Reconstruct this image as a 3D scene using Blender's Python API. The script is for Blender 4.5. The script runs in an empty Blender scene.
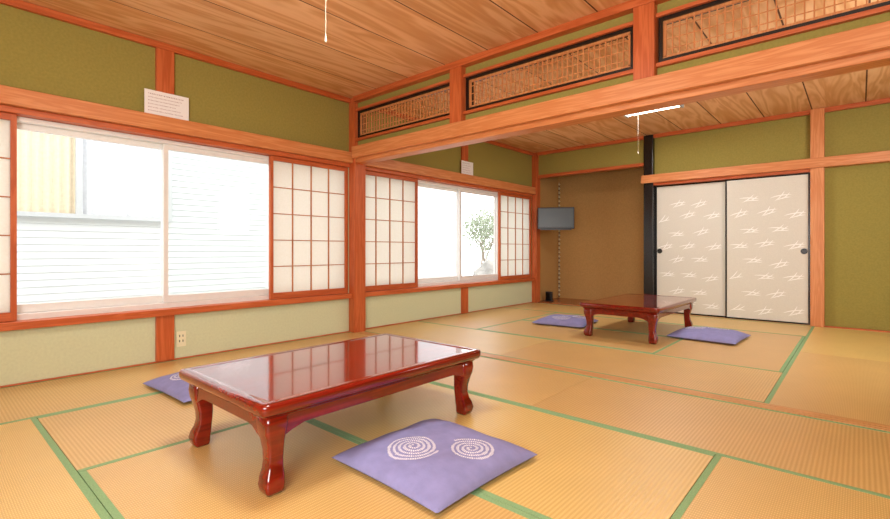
import bpy, math, random, bmesh
from mathutils import Vector, Matrix, noise
random.seed(4)
scene=bpy.context.scene
scene.view_settings.view_transform='Standard'
scene.view_settings.look='None'
scene.view_settings.exposure=0.0

def s2l(c):
    return tuple(((v/255)/12.92 if v/255<=0.04045 else ((v/255+0.055)/1.055)**2.4) for v in c)+(1.0,)

# ------------------------------------------------------------ materials
def new_mat(name):
    m=bpy.data.materials.new(name); m.use_nodes=True
    nt=m.node_tree; b=nt.nodes['Principled BSDF']
    return m,nt,b
def plain(name,c,rough=0.5,metal=0.0,noise_amt=0.06,nscale=30,bump=0.0,coat=0.0,spec=0.5):
    m,nt,b=new_mat(name)
    N=nt.nodes; L=nt.links
    tc=N.new('ShaderNodeTexCoord'); nz=N.new('ShaderNodeTexNoise')
    nz.inputs['Scale'].default_value=nscale; nz.inputs['Detail'].default_value=4
    L.new(tc.outputs['Object'],nz.inputs['Vector'])
    r=N.new('ShaderNodeValToRGB')
    col=s2l(c)
    r.color_ramp.elements[0].position=0.3; r.color_ramp.elements[1].position=0.7
    r.color_ramp.elements[0].color=tuple(v*(1-noise_amt) for v in col[:3])+(1,)
    r.color_ramp.elements[1].color=tuple(min(1,v*(1+noise_amt)) for v in col[:3])+(1,)
    L.new(nz.outputs['Fac'],r.inputs['Fac']); L.new(r.outputs['Color'],b.inputs['Base Color'])
    b.inputs['Roughness'].default_value=rough; b.inputs['Metallic'].default_value=metal
    b.inputs['Specular IOR Level'].default_value=spec
    b.inputs['Coat Weight'].default_value=coat; b.inputs['Coat Roughness'].default_value=0.05
    if bump>0:
        bp=N.new('ShaderNodeBump'); bp.inputs['Strength'].default_value=bump; bp.inputs['Distance'].default_value=0.002
        nz2=N.new('ShaderNodeTexNoise'); nz2.inputs['Scale'].default_value=nscale*8; nz2.inputs['Detail'].default_value=3
        L.new(tc.outputs['Object'],nz2.inputs['Vector'])
        L.new(nz2.outputs['Fac'],bp.inputs['Height']); L.new(bp.outputs['Normal'],b.inputs['Normal'])
    return m
def wood(name,c1,c2,axis,across=28,along=1.6,rough=0.42,spec=0.4,board=None,dist=1.0):
    m,nt,b=new_mat(name); N=nt.nodes; L=nt.links
    tc=N.new('ShaderNodeTexCoord'); mp=N.new('ShaderNodeMapping')
    sc=[across]*3; sc['XYZ'.index(axis)]=along
    mp.inputs['Scale'].default_value=sc
    vec=tc.outputs['Object']
    if board:
        sep=N.new('ShaderNodeSeparateXYZ'); L.new(vec,sep.inputs[0])
        dv=N.new('ShaderNodeMath'); dv.operation='DIVIDE'; dv.inputs[1].default_value=board[0]
        ad=N.new('ShaderNodeMath'); ad.operation='SUBTRACT'; ad.inputs[1].default_value=board[1]
        L.new(sep.outputs['X'],ad.inputs[0]); L.new(ad.outputs[0],dv.inputs[0])
        fl=N.new('ShaderNodeMath'); fl.operation='FLOOR'; L.new(dv.outputs[0],fl.inputs[0])
        wn=N.new('ShaderNodeTexWhiteNoise'); wn.noise_dimensions='1D'; L.new(fl.outputs[0],wn.inputs['W'])
        off=N.new('ShaderNodeVectorMath'); off.operation='MULTIPLY_ADD'
        L.new(wn.outputs['Color'],off.inputs[0]); off.inputs[1].default_value=(7,9,3); L.new(vec,off.inputs[2])
        vec=off.outputs[0]
    L.new(vec,mp.inputs['Vector'])
    nz=N.new('ShaderNodeTexNoise'); nz.inputs['Scale'].default_value=1.0; nz.inputs['Detail'].default_value=3; nz.inputs['Distortion'].default_value=dist
    L.new(mp.outputs[0],nz.inputs['Vector'])
    mu=N.new('ShaderNodeMath'); mu.operation='MULTIPLY'; mu.inputs[1].default_value=38 if board else 22
    L.new(nz.outputs['Fac'],mu.inputs[0])
    sn=N.new('ShaderNodeMath'); sn.operation='SINE'; L.new(mu.outputs[0],sn.inputs[0])
    mr=N.new('ShaderNodeMapRange'); mr.inputs['From Min'].default_value=-1; mr.inputs['From Max'].default_value=1
    L.new(sn.outputs[0],mr.inputs['Value'])
    r=N.new('ShaderNodeValToRGB'); r.color_ramp.elements[0].color=s2l(c1); r.color_ramp.elements[1].color=s2l(c2)
    L.new(mr.outputs[0],r.inputs['Fac'])
    out=r.outputs['Color']
    if board:
        hs=N.new('ShaderNodeHueSaturation')
        m2=N.new('ShaderNodeMapRange'); m2.inputs['To Min'].default_value=0.92; m2.inputs['To Max'].default_value=1.05
        L.new(wn.outputs['Value'],m2.inputs['Value']); L.new(m2.outputs[0],hs.inputs['Value'])
        L.new(out,hs.inputs['Color']); out=hs.outputs['Color']
    L.new(out,b.inputs['Base Color'])
    b.inputs['Roughness'].default_value=rough; b.inputs['Specular IOR Level'].default_value=spec
    return m
def tatami_mat_material():
    m,nt,b=new_mat('tatami_igusa'); N=nt.nodes; L=nt.links
    tc=N.new('ShaderNodeTexCoord'); oi=N.new('ShaderNodeObjectInfo')
    def wave(dirn,scale):
        w=N.new('ShaderNodeTexWave'); w.bands_direction=dirn; w.inputs['Scale'].default_value=scale
        w.inputs['Distortion'].default_value=0.3; w.inputs['Detail'].default_value=1
        L.new(tc.outputs['Object'],w.inputs['Vector']); return w
    w1=wave('X',20); w2=wave('Y',45)
    mx=N.new('ShaderNodeMath'); mx.operation='MULTIPLY'; L.new(w1.outputs['Fac'],mx.inputs[0]); L.new(w2.outputs['Fac'],mx.inputs[1])
    r=N.new('ShaderNodeValToRGB'); r.color_ramp.elements[0].color=s2l((206,166,98)); r.color_ramp.elements[1].color=s2l((240,208,142))
    L.new(mx.outputs[0],r.inputs['Fac'])
    nz=N.new('ShaderNodeTexNoise'); nz.inputs['Scale'].default_value=3; nz.inputs['Detail'].default_value=5
    L.new(tc.outputs['Object'],nz.inputs['Vector'])
    mr=N.new('ShaderNodeMapRange'); mr.inputs['To Min'].default_value=0.88; mr.inputs['To Max'].default_value=1.08
    L.new(nz.outputs['Fac'],mr.inputs['Value'])
    m2=N.new('ShaderNodeMapRange'); m2.inputs['To Min'].default_value=0.92; m2.inputs['To Max'].default_value=1.04
    L.new(oi.outputs['Random'],m2.inputs['Value'])
    mm=N.new('ShaderNodeMath'); mm.operation='MULTIPLY'; L.new(mr.outputs[0],mm.inputs[0]); L.new(m2.outputs[0],mm.inputs[1])
    m3=N.new('ShaderNodeMapRange'); m3.inputs['To Min'].default_value=0.495; m3.inputs['To Max'].default_value=0.512
    L.new(oi.outputs['Random'],m3.inputs['Value'])
    hs=N.new('ShaderNodeHueSaturation'); L.new(r.outputs[0],hs.inputs['Color']); L.new(mm.outputs[0],hs.inputs['Value']); L.new(m3.outputs[0],hs.inputs['Hue'])
    L.new(hs.outputs[0],b.inputs['Base Color'])
    b.inputs['Roughness'].default_value=0.36; b.inputs['Specular IOR Level'].default_value=0.6
    bp=N.new('ShaderNodeBump'); bp.inputs['Strength'].default_value=0.3; bp.inputs['Distance'].default_value=0.002
    L.new(mx.outputs[0],bp.inputs['Height']); L.new(bp.outputs[0],b.inputs['Normal'])
    return m
def emis(name,c,s):
    m,nt,b=new_mat(name)
    b.inputs['Base Color'].default_value=s2l(c); b.inputs['Emission Color'].default_value=s2l(c); b.inputs['Emission Strength'].default_value=s
    return m
def paper_mat():
    m,nt,b=new_mat('shoji_paper'); N=nt.nodes; L=nt.links
    out=N['Material Output']
    d=N.new('ShaderNodeBsdfDiffuse'); t=N.new('ShaderNodeBsdfTranslucent'); mx=N.new('ShaderNodeMixShader')
    tc=N.new('ShaderNodeTexCoord'); nz=N.new('ShaderNodeTexNoise'); nz.inputs['Scale'].default_value=60; nz.inputs['Detail'].default_value=6
    L.new(tc.outputs['Object'],nz.inputs['Vector'])
    r=N.new('ShaderNodeValToRGB'); r.color_ramp.elements[0].color=s2l((244,242,234)); r.color_ramp.elements[1].color=s2l((254,253,249))
    L.new(nz.outputs['Fac'],r.inputs[0]); L.new(r.outputs[0],d.inputs[0]); L.new(r.outputs[0],t.inputs[0])
    mx.inputs[0].default_value=0.52
    L.new(d.outputs[0],mx.inputs[1]); L.new(t.outputs[0],mx.inputs[2]); L.new(mx.outputs[0],out.inputs[0])
    return m
def glass_mat(name='window_glass',tint=(1,1,1,1),f=0.015):
    m,nt,b=new_mat(name); N=nt.nodes; L=nt.links; out=N['Material Output']
    t=N.new('ShaderNodeBsdfTransparent'); t.inputs[0].default_value=tint
    g=N.new('ShaderNodeBsdfGlossy'); g.inputs['Roughness'].default_value=0.02
    mx=N.new('ShaderNodeMixShader'); mx.inputs[0].default_value=f
    L.new(t.outputs[0],mx.inputs[1]); L.new(g.outputs[0],mx.inputs[2]); L.new(mx.outputs[0],out.inputs[0])
    return m

M={}
M['wall_up']=plain('olive_plaster',(152,139,72),0.9,noise_amt=0.08,nscale=60,bump=0.5,spec=0.1)
M['wall_low']=plain('pale_green_plaster',(204,208,172),0.9,noise_amt=0.04,nscale=60,bump=0.4,spec=0.1)
M['wall_brown']=plain('brown_plaster',(188,146,90),0.9,noise_amt=0.08,nscale=60,bump=0.5,spec=0.1)
for a in 'XYZ':
    M['wood'+a]=wood('cedar_'+a,(202,124,70),(216,144,90),a)
    M['red'+a]=wood('red_cedar_'+a,(182,86,40),(200,104,56),a)
M['ceil']=wood('ceiling_cedar',(212,152,98),(234,184,134),'Y',across=5.0,along=0.55,rough=0.5,board=(0.455,-4.05),dist=0.6)
M['kumiko']=wood('lattice_wood',(178,108,62),(198,128,78),'Z')
M['lattice']=wood('transom_wood',(190,118,66),(206,138,84),'Z')
M['sillwood']=wood('threshold_wood',(200,146,88),(214,160,104),'X')
M['black']=plain('black_lacquer',(22,18,16),0.25,noise_amt=0.1)
M['dark']=plain('dark_gap',(60,30,15),0.9)
M['groove_shade']=plain('ceiling_groove_shade',(96,54,30),0.8)  # shade of the board seams, painted as dark brown
M['tatami']=tatami_mat_material()
M['heri']=plain('green_border_cloth',(134,172,122),0.75,noise_amt=0.15,nscale=200)
M['paper']=paper_mat()
M['glass']=glass_mat()
M['screen']=glass_mat('insect_screen',(0.93,0.955,0.945,1),0.006)
M['alu']=plain('white_aluminium',(230,228,224),0.4,noise_amt=0.02)
M['alu2']=plain('grey_aluminium',(182,185,187),0.4,noise_amt=0.02)
M['sidegap']=plain('siding_joint',(172,176,178),0.7,noise_amt=0.01)
M['lacquer']=wood('red_lacquer_wood',(104,14,8),(130,23,12),'Y',across=16,along=1.0,rough=0.12,spec=0.5)
M['lacquer'].node_tree.nodes['Principled BSDF'].inputs['Coat Weight'].default_value=0.6
M['lacquer'].node_tree.nodes['Principled BSDF'].inputs['Coat Roughness'].default_value=0.04
M['cushion']=plain('purple_cotton',(138,137,184),0.85,noise_amt=0.08,nscale=20,bump=0.3,spec=0.2)
M['cushion_white']=plain('tiedye_white',(236,234,240),0.85,noise_amt=0.03)
M['fusuma']=plain('fusuma_paper',(214,209,196),0.75,noise_amt=0.04,nscale=90,spec=0.2)
M['fusuma_w']=plain('fusuma_white_motif',(248,246,240),0.5,noise_amt=0.01)
M['floorboard']=wood('alcove_board',(150,84,44),(172,100,56),'X',rough=0.25)
M['tv']=plain('tv_plastic',(40,40,42),0.35)
M['tvscreen']=plain('tv_screen',(58,64,66),0.3,noise_amt=0.02)
M['signpaper']=plain('sign_paper',(240,236,234),0.6,noise_amt=0.01)
M['ink']=plain('sign_ink',(150,110,112),0.6)
M['ivory']=plain('ivory_plastic',(230,224,190),0.4,noise_amt=0.02)
M['greycord']=plain('grey_cord',(200,190,170),0.5)
M['tube']=emis('fluorescent_tube',(255,250,235),14)
M['diff']=emis('lamp_diffuser',(255,250,242),9)
M['siding']=plain('white_siding',(203,206,207),0.7,noise_amt=0.02,nscale=2)
M['curt']=plain('beige_curtain',(212,196,170),0.9)
M['curt2']=plain('white_curtain',(202,204,208),0.9)
M['concrete']=plain('pale_concrete',(196,195,191),0.9)
M['leaf']=plain('grey_green_leaf',(134,142,120),0.8,noise_amt=0.2)
M['bark']=plain('bark',(140,128,116),0.9)
M['rock']=plain('grey_rock',(158,154,148),0.9,noise_amt=0.15,nscale=6)
M['fill']=plain('rear_wall_plaster',(214,208,170),0.9,spec=0.1)

# ------------------------------------------------------------ mesh builder
class MB:
    def __init__(s): s.v=[];s.f=[];s.m=[];s.mats=[]
    def mi(s,mat):
        if mat not in s.mats: s.mats.append(mat)
        return s.mats.index(mat)
    def box(s,x0,x1,y0,y1,z0,z1,mat,T=None):
        n=len(s.v)
        ps=[Vector((x,y,z)) for z in (z0,z1) for y in (y0,y1) for x in (x0,x1)]
        if T: ps=[T@p for p in ps]
        s.v+=ps
        for q in ((0,2,3,1),(4,5,7,6),(0,1,5,4),(2,6,7,3),(0,4,6,2),(1,3,7,5)):
            s.f.append([n+i for i in q]); s.m.append(s.mi(mat))
    def quad(s,ps,mat):
        n=len(s.v); s.v+=[Vector(p) for p in ps]; s.f.append([n+i for i in range(len(ps))]); s.m.append(s.mi(mat))
    def loft(s,rings,mat,cap=True):
        n0=len(s.v); k=len(rings[0]); mi=s.mi(mat)
        for r in rings: s.v+=[Vector(p) for p in r]
        for i in range(len(rings)-1):
            for j in range(k):
                a=n0+i*k+j; b=n0+i*k+(j+1)%k
                s.f.append([a,b,b+k,a+k]); s.m.append(mi)
        if cap:
            s.f.append([n0+j for j in range(k)][::-1]); s.m.append(mi)
            s.f.append([n0+(len(rings)-1)*k+j for j in range(k)]); s.m.append(mi)
    def tube(s,pts,r,mat,k=8):
        pts=[Vector(p) for p in pts]; rings=[]
        for i,p in enumerate(pts):
            d=(pts[min(i+1,len(pts)-1)]-pts[max(i-1,0)]).normalized()
            up=Vector((0,0,1)) if abs(d.z)<0.9 else Vector((1,0,0))
            a=d.cross(up).normalized(); b=d.cross(a).normalized()
            rr=r[i] if isinstance(r,(list,tuple)) else r
            rings.append([p+a*math.cos(t*2*math.pi/k)*rr+b*math.sin(t*2*math.pi/k)*rr for t in range(k)])
        s.loft(rings,mat)
    def obj(s,name,parent=None,loc=(0,0,0),rot=0,bevel=0,smooth=False,seg=2):
        me=bpy.data.meshes.new(name); me.from_pydata([tuple(v) for v in s.v],[],s.f)
        for m in s.mats: me.materials.append(m)
        me.polygons.foreach_set('material_index',s.m)
        if smooth: me.polygons.foreach_set('use_smooth',[True]*len(s.f))
        me.update()
        bm=bmesh.new(); bm.from_mesh(me); bmesh.ops.recalc_face_normals(bm,faces=bm.faces); bm.to_mesh(me); bm.free()
        o=bpy.data.objects.new(name,me); scene.collection.objects.link(o)
        o.location=loc; o.rotation_euler=(0,0,rot)
        if parent: o.parent=parent
        if bevel:
            b=o.modifiers.new('bevel','BEVEL'); b.width=bevel; b.segments=seg; b.limit_method='ANGLE'; b.angle_limit=math.radians(40)
        return o
def empty(name,loc=(0,0,0),rot=0):
    o=bpy.data.objects.new(name,None); scene.collection.objects.link(o); o.location=loc; o.rotation_euler=(0,0,rot); o.empty_display_size=0.1
    return o
def bx(name,x0,x1,y0,y1,z0,z1,mat,bevel=0.0,parent=None):
    b=MB(); b.box(x0,x1,y0,y1,z0,z1,mat); return b.obj(name,parent=parent,bevel=bevel)

# ------------------------------------------------------------ dimensions
XL=-4.05; XR=1.42; YB=-2.3; YM=3.06; YM2=3.20; YK=6.78; ZC=2.46
XO=XL-0.18
bx('floor',XO,XR+0.1,YB-0.1,7.9,-0.12,-0.032,M['floorboard'])
b=MB(); b.box(XO,XR+0.1,YB-0.1,7.9,ZC+0.022,ZC+0.14,M['dark'])
def boards(y0,y1):
    x=XL
    while x<XR:
        x1=min(x+0.455,XR)
        b.box(x+0.006,x1-0.006,y0,y1,ZC,ZC+0.018,M['ceil'])
        b.box(x1-0.0059,min(x1+0.0059,XR),y0,y1,ZC+0.002,ZC+0.018,M['groove_shade'])  # shallow strip in the gap, coloured dark so the seam looks shaded
        x=x1
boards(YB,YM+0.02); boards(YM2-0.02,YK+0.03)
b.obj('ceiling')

# left wall
b=MB()
b.box(XO,XL,YB,7.9,1.84,ZC+0.1,M['wall_up'])
b.box(XO,XL,YB,-0.62,0.36,1.84,M['wall_up'])
b.box(XO,XL,YB,YK+0.1,-0.03,0.36,M['wall_low'])
b.box(XO,XL,YM,YM2,0.36,1.84,M['wall_low'])
b.box(XO,XL,YK,7.9,-0.029,1.84,M['wall_brown'])
b.box(XL,XL+0.003,YK+0.1,7.66,0,ZC,M['wall_brown'])
b.obj('wall_left')
bx('wall_right',XR,XR+0.1,YB-0.1,7.9,-0.03,ZC+0.02,M['wall_up'])
bx('wall_rear',XO,XR,YB-0.1,YB,-0.03,ZC+0.02,M['fill'])
XA=-2.27; XA2=-2.14
b=MB()
b.box(XL,XA2,7.66,7.78,-0.03,ZC+0.02,M['wall_brown'])
b.box(XA+0.03,XA2,YK+0.11,7.66,-0.03,ZC+0.02,M['wall_brown'])
b.box(XL+0.005,XA,YK+0.035,YK+0.09,2.09,ZC+0.02,M['wall_up'])
b.box(XA2,XR,YK+0.05,YK+0.12,1.80,ZC+0.02,M['wall_up'])
b.box(-0.42,XR,YK+0.05,YK+0.12,-0.03,1.80,M['wall_up'])
b.box(XA2,-0.42,YK+0.14,YK+0.2,-0.03,1.80,M['dark'])
b.obj('wall_back')
bx('alcove_floor',XL,XA,YK+0.01,7.66,-0.03,0.015,M['floorboard'],0.004)
bx('trim_alcove_lintel',XL+0.09,XA,YK+0.01,YK+0.1,2.045,2.09,M['redX'],0.003)

# posts
bx('trim_alcove_post',XA,XA2,YK-0.02,YK+0.1,0.002,ZC-0.002,M['black'],0.012)
bx('trim_pillar_1',-0.425,-0.30,YK-0.035,YK+0.05,0.002,ZC-0.002,M['woodZ'],0.004)
bx('trim_pillar_2',XL,XL+0.09,YK-0.03,YK+0.09,0.002,ZC-0.002,M['redZ'],0.004)
bx('trim_pillar_3',XL,XL+0.10,YM-0.003,YM2+0.003,0.002,ZC-0.002,M['redZ'],0.004)
b=MB()
for yc in (1.30,4.98):
    b.box(XL,XL+0.03,yc-0.063,yc+0.063,0.013,0.36,M['redZ']); b.box(XL,XL+0.03,yc-0.063,yc+0.063,1.886,ZC-0.05,M['redZ'])
b.obj('trim_wall_studs',bevel=0.003)

def left_trims(y0,y1,i):
    b=MB()
    b.box(XL-0.0,XL+0.075,y0,y1,1.775,1.885,M['woodY'])
    b.box(XO+0.001,XL+0.03,y0,y1,1.735,1.774,M['redY'])
    b.box(XL-0.045,XL+0.06,y0,y1,0.36,0.41,M['redY'])
    b.box(XL,XL+0.035,y0,y1,ZC-0.05,ZC-0.001,M['redY'])
    b.box(XL,XL+0.02,y0,y1,0.001,0.012,M['redY'])
    return b.obj('trim_left_%d'%i,bevel=0.004)
left_trims(YB,YM-0.003,1); left_trims(YM2+0.003,YK-0.03,2)

b=MB()
b.box(XA-0.02,XR,YK-0.06,YK+0.05,1.79,1.90,M['woodX'])
b.box(XA2,-0.425,YK-0.01,YK+0.14,1.755,1.79,M['redX'])
b.box(XL+0.09,XA,YK-0.012,YK+0.03,ZC-0.05,ZC-0.001,M['redX'])
b.box(XA2,-0.425,YK-0.012,YK+0.03,ZC-0.05,ZC-0.001,M['redX'])
b.box(-0.30,XR,YK-0.012,YK+0.03,ZC-0.05,ZC-0.001,M['redX'])
b.box(-0.30,XR,YK+0.0,YK+0.05,-0.03,0.012,M['redX'])
b.box(XA2,-0.425,YK+0.0,YK+0.12,-0.03,0.004,M['sillwood'])
b.obj('trim_back',bevel=0.003)
b=MB()
b.box(XL+0.10,XR,YM+0.005,YM2-0.005,1.775,1.93,M['woodX'])
b.box(XL+0.10,XR,YM-0.045,YM+0.004,1.815,1.935,M['woodX'])
b.box(XL+0.10,XR,YM2-0.004,YM2+0.045,1.815,1.935,M['woodX'])
b.obj('beam',bevel=0.004)
b=MB()
b.box(XL+0.10,XR,YM+0.01,YM2-0.01,2.005,2.03,M['redX'])
b.box(XL+0.10,XR,YM+0.01,YM2-0.01,2.315,2.34,M['redX'])
b.box(XL+0.1,XR,YM-0.025,YM2+0.025,ZC-0.055,ZC-0.001,M['redX'])
b.obj('trim_transom',bevel=0.003)
b=MB()
b.box(XL+0.1,XR,YM+0.04,YM2-0.04,1.93,2.005,M['wall_up'])
b.box(XL+0.1,XR,YM+0.04,YM2-0.04,2.34,ZC-0.05,M['wall_up'])
b.obj('wall_transom')
posts=[-2.565,-1.02,0.50]
b=MB()
for x in posts: b.box(x-0.065,x+0.065,YM-0.02,YM2+0.02,1.936,ZC-0.055,M['redZ'])
b.obj('trim_transom_posts',bevel=0.003)
edges=[XL+0.10]+[v for p in posts for v in (p-0.065,p+0.065)]+[XR]
for i in range(0,len(edges),2):
    x0,x1=edges[i]+0.01,edges[i+1]-0.01
    z0,z1=2.031,2.314; y0,y1=YM+0.03,YM2-0.03
    b=MB(); t=0.024
    b.box(x0,x1,y0,y1,z0,z0+t,M['black']); b.box(x0,x1,y0,y1,z1-t,z1,M['black'])
    b.box(x0,x0+t,y0,y1,z0+t,z1-t,M['black']); b.box(x1-t,x1,y0,y1,z0+t,z1-t,M['black'])
    a0,a1=x0+t+0.012,x1-t-0.012; c0,c1=z0+t+0.012,z1-t-0.012; yc=y0+0.02
    b.box(a0-0.012,a1+0.012,yc-0.008,yc+0.008,c0-0.012,c0+0.006,M['lattice']); b.box(a0-0.012,a1+0.012,yc-0.008,yc+0.008,c1-0.006,c1+0.012,M['lattice'])
    b.box(a0-0.012,a0+0.006,yc-0.008,yc+0.008,c0,c1,M['lattice']); b.box(a1-0.006,a1+0.012,yc-0.008,yc+0.008,c0,c1,M['lattice'])
    n=int((a1-a0)/0.04)
    for k in range(1,n):
        x=a0+(a1-a0)*k/n
        b.box(x-0.0035,x+0.0035,yc-0.005,yc+0.005,c0,c1,M['lattice'])
    for f in (0.2,0.5,0.8):
        z=c0+(c1-c0)*f; b.box(a0,a1,yc-0.007,yc-0.0055,z-0.003,z+0.003,M['lattice'])
    b.obj('transom_lattice')
b=MB()
for (ya,yb) in ((0.022,0.048),(0.054,0.082),(0.088,0.118)):
    b.box(XL+0.1,XR,YM+ya,YM+yb,-0.03,0.004,M['sillwood'])
b.box(XL+0.1,XR,YM+0.03,YM2-0.03,-0.03,-0.006,M['dark'])
b.obj('trim_threshold')

# ------------------------------------------------------------ tatami
def tatami(x0,x1,y0,y1,along):
    w=(x1-x0); d=(y1-y0); g=0.0015
    Lh,Wh=(w/2-g,d/2-g) if along=='X' else (d/2-g,w/2-g)
    b=MB(); hw=0.024
    b.box(-Lh,Lh,-Wh+hw,Wh-hw,-0.03,0.0,M['tatami'])
    b.box(-Lh,Lh,-Wh,-Wh+hw,-0.03,0.001,M['heri']); b.box(-Lh,Lh,Wh-hw,Wh,-0.03,0.001,M['heri'])
    b.obj('tatami_mat',loc=((x0+x1)/2,(y0+y1)/2,0),rot=0 if along=='X' else math.pi/2)
X=[XL+0.003,-3.19,-2.28,-1.37,-0.46,0.45,XR]; F=YM+0.02
for a in [(X[0],X[1],1.34,F,'Y'),(X[0],X[1],-0.48,1.34,'Y'),(X[0],X[1],YB,-0.48,'Y'),
          (X[1],X[2],0.43,2.25,'Y'),(X[2],X[4],0.43,1.34,'X'),(X[2],X[4],1.34,2.25,'X'),
          (X[1],X[3],2.25,F,'X'),(X[3],X[5],2.25,F,'X'),(X[5],X[6],1.34,F,'Y'),
          (X[4],X[5],0.43,2.25,'Y'),(X[5],X[6],-0.48,1.34,'Y'),(X[5],X[6],YB,-0.48,'Y'),
          (X[1],X[3],-0.48,0.43,'X'),(X[3],X[5],-0.48,0.43,'X'),
          (X[1],X[3],-1.39,-0.48,'X'),(X[3],X[5],-1.39,-0.48,'X'),(X[1],X[3],YB,-1.39,'X'),(X[3],X[5],YB,-1.39,'X')]:
    tatami(*a)
G=YM2-0.02; K=YK-0.0
for a in [(X[0],-2.23,G,4.09,'X'),(-2.23,-0.41,G,4.09,'X'),
          (X[0],-3.13,4.09,5.91,'Y'),(-3.13,-1.31,4.09,5.0,'X'),(-3.13,-1.31,5.0,5.91,'X'),(-1.31,-0.41,4.09,5.91,'Y'),
          (X[0],-2.23,5.91,K,'X'),(-2.23,-0.41,5.91,K,'X'),
          (-0.41,0.5,G,5.0,'Y'),(-0.41,0.5,5.0,K,'Y'),(0.5,XR,G,5.0,'Y'),(0.5,XR,5.0,K,'Y')]:
    tatami(*a)

# ------------------------------------------------------------ windows & shoji
def window(i,y0,y1):
    root=empty('window_%d'%i)
    z0,z1=0.362,1.733; xa,xb=XO+0.002,XO+0.132
    b=MB(); t=0.028
    b.box(xa,xb,y0+t,y1-t,z0,0.448,M['alu']); b.box(xa,xb,y0+t,y1-t,z1-0.03,z1,M['alu'])
    b.box(xa,xb,y0,y0+t,z0,z1,M['alu']); b.box(xa,xb,y1-t,y1,z0,z1,M['alu'])
    b.obj('outer_frame',parent=root,bevel=0.003)
    return root
def sash(root,y0,y1,x,mat_glass,nm):
    b=MB(); z0,z1=0.450,1.702; t=0.034
    b.box(x,x+0.03,y0+t,y1-t,z0,z0+0.055,M['alu']); b.box(x,x+0.03,y0+t,y1-t,z1-0.04,z1,M['alu'])
    b.box(x,x+0.03,y0,y0+t,z0,z1,M['alu']); b.box(x,x+0.03,y1-t,y1,z0,z1,M['alu'])
    b.obj(nm,parent=root)
    g=MB(); g.quad([(x+0.015,y0+t,z0+0.05),(x+0.015,y1-t,z0+0.05),(x+0.015,y1-t,z1-0.03),(x+0.015,y0+t,z1-0.03)],mat_glass)
    g.obj(nm+'_glass',parent=root)
def win4(i,ya,yb,cuts):
    r=window(i,ya,yb); s=ya+0.029; e=yb-0.029; o=0.018
    c=[s]+cuts+[e]
    for k in range(4):
        x=XO+0.085 if k in (0,2) else XO+0.048
        sash(r,max(c[k]-o,s),min(c[k+1]+o,e),x,M['glass'],'sash_%d'%(k+1))
    return r
r=win4(1,-0.60,YM-0.002,[0.42,1.335,2.25])
b=MB(); x=XO+0.02; y0,y1,z0,z1=1.34,2.26,0.455,1.70
b.box(x,x+0.012,y0,y0+0.02,z0,z1,M['alu']); b.box(x,x+0.012,y1-0.02,y1,z0,z1,M['alu']); b.box(x,x+0.012,y0+0.02,y1-0.02,z0,z0+0.02,M['alu']); b.box(x,x+0.012,y0+0.02,y1-0.02,z1-0.02,z1,M['alu'])
b.quad([(x+0.006,y0,z0),(x+0.006,y1,z0),(x+0.006,y1,z1),(x+0.006,y0,z1)],M['screen']); b.obj('insect_screen',parent=r)
r=win4(2,YM2+0.002,YK-0.03,[4.08,4.99,5.88])

def shoji(y0,y1,x=XL-0.036):
    b=MB(); z0,z1=0.412,1.733; d=0.03; st=0.03
    b.box(x,x+d,y0,y0+st,z0,z1,M['redZ']); b.box(x,x+d,y1-st,y1,z0,z1,M['redZ'])
    b.box(x,x+d,y0+st,y1-st,z0,z0+0.055,M['redY']); b.box(x,x+d,y0+st,y1-st,z1-0.04,z1,M['redY'])
    a0,a1,c0,c1=y0+st,y1-st,z0+0.055,z1-0.04
    for k in range(1,4):
        y=a0+(a1-a0)*k/4; b.box(x+0.009,x+0.024,y-0.004,y+0.004,c0,c1,M['kumiko'])
    for k in range(1,5):
        z=c0+(c1-c0)*k/5; b.box(x+0.0085,x+0.0235,a0,a1,z-0.004,z+0.004,M['kumiko'])
    b.box(x+0.004,x+0.008,a0,a1,c0,c1,M['paper'])
    b.obj('shoji_screen')
shoji(-0.47,0.45); shoji(2.18,YM-0.008); shoji(YM2+0.008,4.10); shoji(5.84,YK-0.035)

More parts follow.
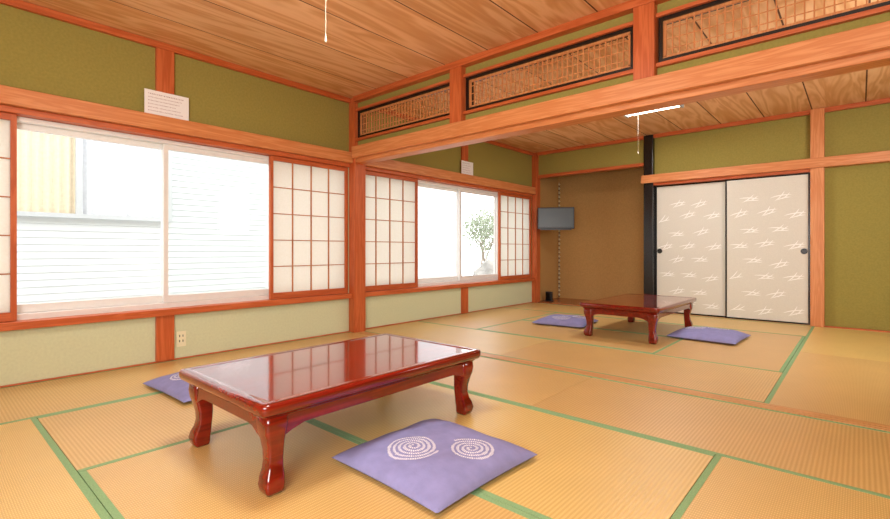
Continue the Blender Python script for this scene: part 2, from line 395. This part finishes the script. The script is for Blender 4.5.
# ------------------------------------------------------------ fusuma doors
def fusuma(i,x0,x1,y,pull_left):
    root=empty('door_%d'%i)
    z0,z1=0.006,1.753
    b=MB(); t=0.018
    b.box(x0+t,x1-t,y,y+0.025,z0,z0+t,M['black']); b.box(x0+t,x1-t,y,y+0.025,z1-t,z1,M['black'])
    b.box(x0,x0+t,y,y+0.025,z0,z1,M['black']); b.box(x1-t,x1,y,y+0.025,z0,z1,M['black'])
    b.obj('lacquer_frame',parent=root,bevel=0.002)
    b=MB(); b.box(x0+t,x1-t,y+0.004,y+0.022,z0+t,z1-t,M['fusuma']); b.obj('paper_panel',parent=root)
    b=MB(); rnd=random.Random(10+i); lay=[0]
    def stroke(cx,cz,ln,ang,w,curve=0.0):
        n=8; top=[];bot=[]
        ca,sa=math.cos(ang),math.sin(ang)
        for k in range(n+1):
            s=-1+2*k/n; lx=s*ln/2; lz=curve*(1-s*s); ww=w/2*(1-abs(s)**2.5)+0.0008
            for lst,sg in ((top,1),(bot,-1)):
                px=cx+lx*ca-(lz+sg*ww)*sa; pz=cz+lx*sa+(lz+sg*ww)*ca
                lst.append((px,pz))
        pts=top+bot[::-1]
        if min(p[0] for p in pts)<x0+t or max(p[0] for p in pts)>x1-t or max(p[1] for p in pts)>z1-t: return
        lay[0]+=1; yy=y+0.0036-0.0001*(lay[0]%7)
        for k in range(n):
            b.quad([(top[k][0],yy,top[k][1]),(top[k+1][0],yy,top[k+1][1]),(bot[k+1][0],yy,bot[k+1][1]),(bot[k][0],yy,bot[k][1])],M['fusuma_w'])
    row=0; z=z0+0.13
    while z<z1-0.06:
        for c in range(3):
            cx=x0+0.12+c*0.29+(0.145 if row%2 else 0)+rnd.uniform(-.03,.03); cz=z+rnd.uniform(-.03,.03)
            a0=rnd.choice((0.12,0.22,-0.10))
            stroke(cx,cz,0.21,a0,0.010,0.012)
            stroke(cx+0.03,cz-0.028,0.14,a0+0.1,0.009,0.008)
            stroke(cx-0.01,cz+0.006,0.15,a0+0.75,0.009,-0.010)
            stroke(cx+0.05,cz+0.004,0.10,a0+0.66,0.008,-0.006)
        z+=0.195; row+=1
    b.obj('brush_motif',parent=root)
    px=x0+0.055 if pull_left else x1-0.055; k=24
    b=MB()
    rings=[[(px+r*math.cos(a*2*math.pi/k),yy,0.85+r*math.sin(a*2*math.pi/k)) for a in range(k)] for r,yy in ((0.033,y+0.004),(0.033,y-0.003),(0.026,y-0.003),(0.024,y+0.003),(0.002,y+0.003))]
    b.loft(rings,M['black']); b.obj('round_pull',parent=root)
fusuma(1,XA2+0.005,-1.26,YK+0.07,True); fusuma(2,-1.28,-0.43,YK+0.03,False)

# ------------------------------------------------------------ low tables
def rrect(hx,hy,r,z,n=6):
    pts=[]
    for cx,cy,a0 in ((hx-r,hy-r,0),(-hx+r,hy-r,90),(-hx+r,-hy+r,180),(hx-r,-hy+r,270)):
        for k in range(n+1):
            a=math.radians(a0+90*k/n); pts.append((cx+r*math.cos(a),cy+r*math.sin(a),z))
    return pts
def low_table(cx,cy,hx=0.385,hy=0.615,H=0.335):
    root=empty('low_table',(cx,cy,0.002))
    b=MB()
    prof=[(-0.022,H-0.046),(-0.010,H-0.044),(-0.004,H-0.036),(0,H-0.026),(0,H-0.010),(-0.003,H-0.004),(-0.010,H-0.0005),(-0.035,H-0.0),(-0.043,H-0.003),(-0.052,H-0.003)]
    b.loft([rrect(hx+o,hy+o,max(0.008,0.03+o),z) for o,z in prof],M['lacquer'])
    o=b.obj('table_top',parent=root,smooth=True)
    m=o.modifiers.new('e','EDGE_SPLIT'); m.split_angle=math.radians(50)
    b=MB()
    b.loft([rrect(hx-0.03,hy-0.03,0.02,H-0.058),rrect(hx-0.024,hy-0.024,0.02,H-0.052),rrect(hx-0.03,hy-0.03,0.02,H-0.044)],M['lacquer'])
    ax,ay=hx-0.042,hy-0.042
    def apron(L_,fixed,axis):
        n=24; rows=[]
        for i in range(n+1):
            s=-1+2*i/n; e=(1-abs(s))*L_
            drop=0.050+0.035*math.exp(-((e-0.05)/0.05)**2)
            rows.append((s*L_,H-0.056-drop))
        for sd in (-1,1):
            for i in range(n):
                (a,za),(c,zc)=rows[i],rows[i+1]
                def P(u,off,z): 
                    return (u,sd*(fixed+off),z) if axis=='X' else (sd*(fixed+off),u,z)
                zt=H-0.05
                b.quad([P(a,0,za),P(c,0,zc),P(c,0,zt),P(a,0,zt)],M['lacquer'])
                b.quad([P(a,-0.02,za),P(c,-0.02,zc),P(c,-0.02,zt),P(a,-0.02,zt)],M['lacquer'])
                b.quad([P(a,0,za),P(c,0,zc),P(c,-0.02,zc),P(a,-0.02,za)],M['lacquer'])
    apron(ax,ay,'X'); apron(ay,ax,'Y')
    b.obj('apron',parent=root)
    sec=[(0.0,0.029,0.003),(0.012,0.034,0.004),(0.035,0.037,0.005),(0.06,0.035,0.003),(0.085,0.030,0.0),(0.115,0.028,-0.002),(0.15,0.030,-0.002),(0.185,0.034,0.000),(0.215,0.039,0.002),(0.245,0.043,0.002),(0.287,0.043,0.0)]
    k=1
    for sx in (-1,1):
        for sy in (-1,1):
            b=MB(); lx,ly=sx*(hx-0.079),sy*(hy-0.079)
            b.loft([[(lx+sx*o*2+p[0],ly+sy*o*2+p[1],z*H/0.335) for p in rrect(h,h,h*0.35,0,4)] for z,h,o in sec],M['lacquer'])
            b.obj('leg_%d'%k,parent=root,smooth=True); k+=1
    return root
low_table(-1.888,1.395)
low_table(-1.745,5.12,0.385,0.665)

# ------------------------------------------------------------ cushions
def cushion(cx,cy,rot,seed,a=0.299,spir=((-0.022,-0.104,0.104),(0.148,0.052,0.092))):
    b=MB(); n=44; PK=0.035
    def uv2xy(u,v):
        return a*u*(1-PK*(1-v*v)), a*v*(1-PK*(1-u*u))
    def top(u,v):
        q=max(0,(1-abs(u)**3.0)*(1-abs(v)**3.0))
        w=0.009*noise.noise(Vector((u*2.6+seed,v*2.6,seed)))*min(1,q*3)
        return 0.020+0.064*q**0.5+w
    def inv(x,y):
        u=x/a;v=y/a
        for _ in range(5): u=x/a/(1-PK*(1-v*v)); v=y/a/(1-PK*(1-u*u))
        return u,v
    mi=b.mi(M['cushion'])
    for side in (0,1):
        base=len(b.v)
        for j in range(n+1):
            for i in range(n+1):
                u=math.sin((-1+2*i/n)*math.pi/2)*0.5+(-1+2*i/n)*0.5; v=math.sin((-1+2*j/n)*math.pi/2)*0.5+(-1+2*j/n)*0.5
                x,y=uv2xy(u,v)
                q=max(0,(1-abs(u)**4)*(1-abs(v)**4))
                z=top(u,v) if side==0 else 0.020*(1-q**0.35)
                b.v.append(Vector((x,y,z)))
        for j in range(n):
            for i in range(n):
                p=base+j*(n+1)+i
                b.f.append([p,p+1,p+n+2,p+n+1] if side==0 else [p,p+n+1,p+n+2,p+1]); b.m.append(mi)
    for (sx,sy,R) in spir:
        pitch=0.0205; th=2.0; rd=random.Random(int(seed*10))
        while True:
            r=pitch*th/(2*math.pi)
            if r>R: break
            dl=0.0085/r
            w=0.0058+rd.uniform(-0.0018,0.0014)
            pts=[]
            ok=True
            for rr,tt in ((r-w,th),(r+w,th),(r+w+pitch*dl/6.28,th+dl*0.60),(r-w+pitch*dl/6.28,th+dl*0.60)):
                x=sx+rr*math.cos(tt); y=sy+rr*math.sin(tt); u,v=inv(x,y)
                if abs(u)>0.97 or abs(v)>0.97: ok=False;break
                pts.append((x,y,top(u,v)+0.0012))
            if ok: b.quad(pts,M['cushion_white'])
            th+=dl
    b.obj('floor_cushion',loc=(cx,cy,0.002),rot=rot,smooth=True)
cushion(-1.305,1.420,-0.03,1.3)
cushion(-3.12,1.28,0.05,5.1,spir=((-0.06,-0.12,0.10),(0.13,0.06,0.094)))
cushion(-2.60,5.10,0.12,9.7)
cushion(-1.12,5.20,-0.05,14.2,spir=((-0.12,0.03,0.10),(0.06,0.13,0.094)))

# ------------------------------------------------------------ television
root=empty('television',(-3.64,6.80,0),math.radians(30))
b=MB(); b.box(-0.285,0.285,-0.02,0.03,1.20,1.545,M['tv']); b.obj('bezel',parent=root,bevel=0.008)
b=MB(); b.box(-0.262,0.262,-0.022,-0.018,1.235,1.522,M['tvscreen']); b.obj('screen',parent=root)
b=MB(); b.box(-0.10,0.10,0.03,0.05,1.28,1.46,M['tv']); b.tube([(0,0.05,1.37),(-0.10,0.22,1.37),(-0.23,0.30,1.37)],0.018,M['tv']); b.obj('wall_arm',parent=root)
b=MB(); b.box(-0.24,0.24,-0.01,0.02,1.185,1.20,M['tv']); b.obj('speaker_bar',parent=root)
b=MB(); x,y=XL+0.045,7.60
z=2.04
b.tube([(x,y,0.03),(x,y,2.06)],0.004,M['ivory'],6)
while z>0.09:
    b.tube([(x,y,z),(x+0.014,y-0.012,z-0.018),(x,y,z-0.036)],[0.005,0.020,0.005],M['ivory'],8)
    b.tube([(x,y,z-0.036),(x+0.004,y-0.004,z-0.056)],[0.010,0.008],M['tv'],6)
    z-=0.075
b.obj('hanging_cord')
b=MB(); b.box(-3.95,-3.84,7.02,7.07,0.025,0.17,M['tv']); b.box(-3.94,-3.85,7.012,7.02,0.03,0.15,M['black']); b.box(-3.96,-3.83,7.0,7.1,0.016,0.025,M['tv']); b.obj('wifi_router',bevel=0.004)

# ------------------------------------------------------------ signs, outlet
def sign(y0,y1,z0,z1,x,lines,sd):
    b=MB(); b.box(x,x+0.003,y0,y1,z0,z1,M['signpaper']); rr=random.Random(sd)
    W=y1-y0
    for k in range(lines):
        z=z1-(z1-z0)*(0.16+0.68*k/max(1,lines-1)); y=y0+W*0.08; end=y1-W*rr.uniform(0.08,0.35); ch=0.0095 if k==0 else 0.007
        while y<end:
            b.box(x+0.003,x+0.0034,y,y+ch*0.7,z+ch*0.25,z+ch*0.45,M['ink'])
            if rr.random()<0.8: b.box(x+0.003,x+0.0034,y,y+ch*0.7,z-ch*0.4,z-ch*0.2,M['ink'])
            b.box(x+0.003,x+0.0034,y+ch*rr.uniform(0.1,0.5),y+ch*0.6,z-ch*0.4,z+ch*0.5,M['ink'])
            y+=ch*1.25
    b.obj('paper_sign')
sign(1.155,1.465,1.89,2.075,XL+0.034,6,1)
sign(4.89,5.14,1.89,2.07,XL+0.034,5,2)
b=MB(); b.box(XL,XL+0.008,1.385,1.455,0.10,0.22,M['ivory'])
for z in (0.135,0.175):
    b.box(XL+0.008,XL+0.0085,1.405,1.411,z,z+0.018,M['black']); b.box(XL+0.008,XL+0.0085,1.429,1.435,z,z+0.018,M['black'])
b.obj('wall_outlet',bevel=0.002)

# ------------------------------------------------------------ lamps
root=empty('ceiling_light',(-1.72,5.40,0))
b=MB(); b.box(-0.32,0.32,-0.10,0.10,2.435,ZC-0.001,M['alu']); b.box(-0.30,0.30,-0.012,0.012,2.40,2.435,M['alu']); b.obj('housing',parent=root,bevel=0.004)
b=MB(); b.tube([(-0.28,-0.045,2.412),(0.28,-0.045,2.412)],0.013,M['tube'],12); b.tube([(-0.28,0.045,2.412),(0.28,0.045,2.412)],0.013,M['tube'],12); b.obj('tubes',parent=root,smooth=True)
b=MB(); b.box(-0.305,-0.28,-0.075,0.075,2.39,2.435,M['alu2']); b.box(0.28,0.305,-0.075,0.075,2.39,2.435,M['alu2']); b.obj('sockets',parent=root)
b=MB(); b.tube([(-0.12,-0.09,2.435),(-0.12,-0.09,1.95)],0.001,M['greycord'],6); b.tube([(-0.12,-0.09,1.96),(-0.12,-0.09,1.93)],[0.003,0.006],M['greycord'],8); b.obj('pull_cord',parent=root)
root=empty('ceiling_light',(-1.60,1.12,0))
b=MB(); b.box(-0.3,0.3,-0.3,0.3,2.40,ZC-0.001,M['woodX']); b.obj('base',parent=root,bevel=0.01)
b=MB(); b.box(-0.28,0.28,-0.28,0.28,2.33,2.399,M['diff']); b.obj('diffuser',parent=root,bevel=0.01)
b=MB(); b.tube([(-0.27,0.16,2.34),(-0.27,0.16,1.87)],0.0009,M['greycord'],6); b.tube([(-0.27,0.16,1.875),(-0.27,0.16,1.835)],[0.002,0.005],M['greycord'],8); b.obj('pull_cord',parent=root)

# ------------------------------------------------------------ outside
bx('ground',-16,XO-0.3,-8,18,-0.6,-0.45,M['concrete'])
b=MB(); XH=-6.8
b.box(XH-3,XH-0.02,-6,8.3,-0.45,5.0,M['siding'])
z=-0.4
while z<4.9:
    b.quad([(XH+0.006,-6,z),(XH+0.006,8.3,z),(XH-0.002,8.3,z+0.076),(XH-0.002,-6,z+0.076)],M['siding'])
    b.quad([(XH+0.006,-6,z),(XH+0.006,8.3,z),(XH-0.004,8.3,z-0.002),(XH-0.004,-6,z-0.002)],M['sidegap'])
    z+=0.078
root=empty('neighbour_house'); b.obj('siding_walls',parent=root)
b=MB(); y0,y1,z0,z1=0.35,2.2,1.28,2.25
for a in ((y0,y1,z0-0.05,z0),(y0,y1,z1,z1+0.05),(y0-0.05,y0,z0-0.05,z1+0.05),(y1,y1+0.05,z0-0.05,z1+0.05),(1.25,1.31,z0,z1)):
    b.box(XH,XH+0.08,a[0],a[1],a[2],a[3],M['alu2'])
b.obj('window_frame',parent=root)
b=MB()
for (ya,yb,mt) in ((y0,1.25,'curt'),(1.31,y1,'curt2')):
    n=int((yb-ya)/0.015)
    for k in range(n):
        f=lambda q: XH+0.03+0.012*math.sin(q*70)
        a_=ya+(yb-ya)*k/n; c_=ya+(yb-ya)*(k+1)/n
        b.quad([(f(a_),a_,z0),(f(c_),c_,z0),(f(c_),c_,z1),(f(a_),a_,z1)],M[mt])
b.obj('curtains',parent=root)
b=MB(); rt=random.Random(7)
def branch(p,d,l,r,lev):
    q=p+d*l; b.tube([p,(p+q)/2+Vector((rt.uniform(-.04,.04),rt.uniform(-.04,.04),0)),q],[r,r*.8,r*.6],M['bark'],6)
    if lev<3:
        for _ in range(3):
            nd=(d+Vector((rt.uniform(-.9,.9),rt.uniform(-.9,.9),rt.uniform(-.3,.6)))).normalized(); branch(q,nd,l*.7,r*.55,lev+1)
    if lev>=1:
        for _ in range(40):
            c=q+Vector((rt.gauss(0,.22),rt.gauss(0,.22),rt.gauss(0,.2))); s=rt.uniform(.025,.055)
            u=Vector((rt.uniform(-1,1),rt.uniform(-1,1),rt.uniform(-1,1))).normalized()*s; w=u.orthogonal().normalized()*s*.5
            b.quad([c-u,c+w,c+u,c-w],M['leaf'])
branch(Vector((0,0,-.45)),Vector((0,0,1)),0.9,.06,0)
b.obj('garden_tree',loc=(-8.9,12.0,0))
b=MB(); rt.seed(3); branch(Vector((0,0,-.45)),Vector((0.1,0,1)),1.1,.06,0); b.obj('garden_tree',loc=(-11.2,14.8,0))
for (x,y,s) in ((-6.35,9.05,.62),(-5.4,8.2,.4)):
    bm=bmesh.new(); bmesh.ops.create_icosphere(bm,subdivisions=4,radius=s)
    for v in bm.verts:
        v.co*=1+0.35*noise.noise(v.co*3+Vector((x,y,0))); v.co.z*=0.95
    me=bpy.data.meshes.new('garden_rock'); bm.to_mesh(me); bm.free(); me.materials.append(M['rock'])
    o=bpy.data.objects.new('garden_rock',me); scene.collection.objects.link(o); o.location=(x,y,-0.45+s*0.75)

# ------------------------------------------------------------ light
w=bpy.data.worlds.new('World'); scene.world=w; w.use_nodes=True
bg=w.node_tree.nodes['Background']; bg.inputs[0].default_value=(0.97,0.985,1.0,1); bg.inputs[1].default_value=4.2
def area(name,loc,size,power,target=None,color=(1.0,0.995,0.99),sy=None):
    l=bpy.data.lights.new(name,'AREA'); l.energy=power; l.size=size; l.color=color
    if sy: l.shape='RECTANGLE'; l.size_y=sy
    o=bpy.data.objects.new(name,l); scene.collection.objects.link(o); o.location=loc
    if target is not None:
        d=Vector(target)-Vector(loc); o.rotation_euler=d.to_track_quat('-Z','Y').to_euler()
    return o
area('ceiling_light_glow',(-1.6,1.12,2.31),0.5,18)
area('rear_fill_light',(0.6,-1.2,1.7),1.8,76,(-2.2,3.2,1.3))  # added fill from behind the camera, like a flash; no room lamp
area('bounce_fill_light',(-0.4,-0.9,1.1),1.2,60,(-1.2,0.9,2.6))  # added fill aimed up to bounce off the ceiling, no fixture
area('back_room_lamp',(-1.72,5.40,2.36),0.5,24)
area('back_room_side_fill',(0.9,4.2,1.7),1.0,40,(-2.6,6.6,1.6))  # added out-of-view fill for the back room, no lamp stands here
for nm,ya,yb in (('window_portal_1',-0.6,YM),('window_portal_2',YM2,YK)):
    p=area(nm,(XO-0.02,(ya+yb)/2,1.07),yb-ya,1,(0,(ya+yb)/2,1.07),sy=1.33); p.data.cycles.is_portal=True

# ------------------------------------------------------------ camera
cam=bpy.data.cameras.new('camera'); co=bpy.data.objects.new('camera',cam); scene.collection.objects.link(co)
co.location=(0,0,0.865); co.rotation_euler=(math.pi/2,0,math.radians(41.4))
cam.sensor_width=36; cam.lens=19.05; cam.shift_y=-9.5/890; cam.clip_start=0.05
scene.camera=co
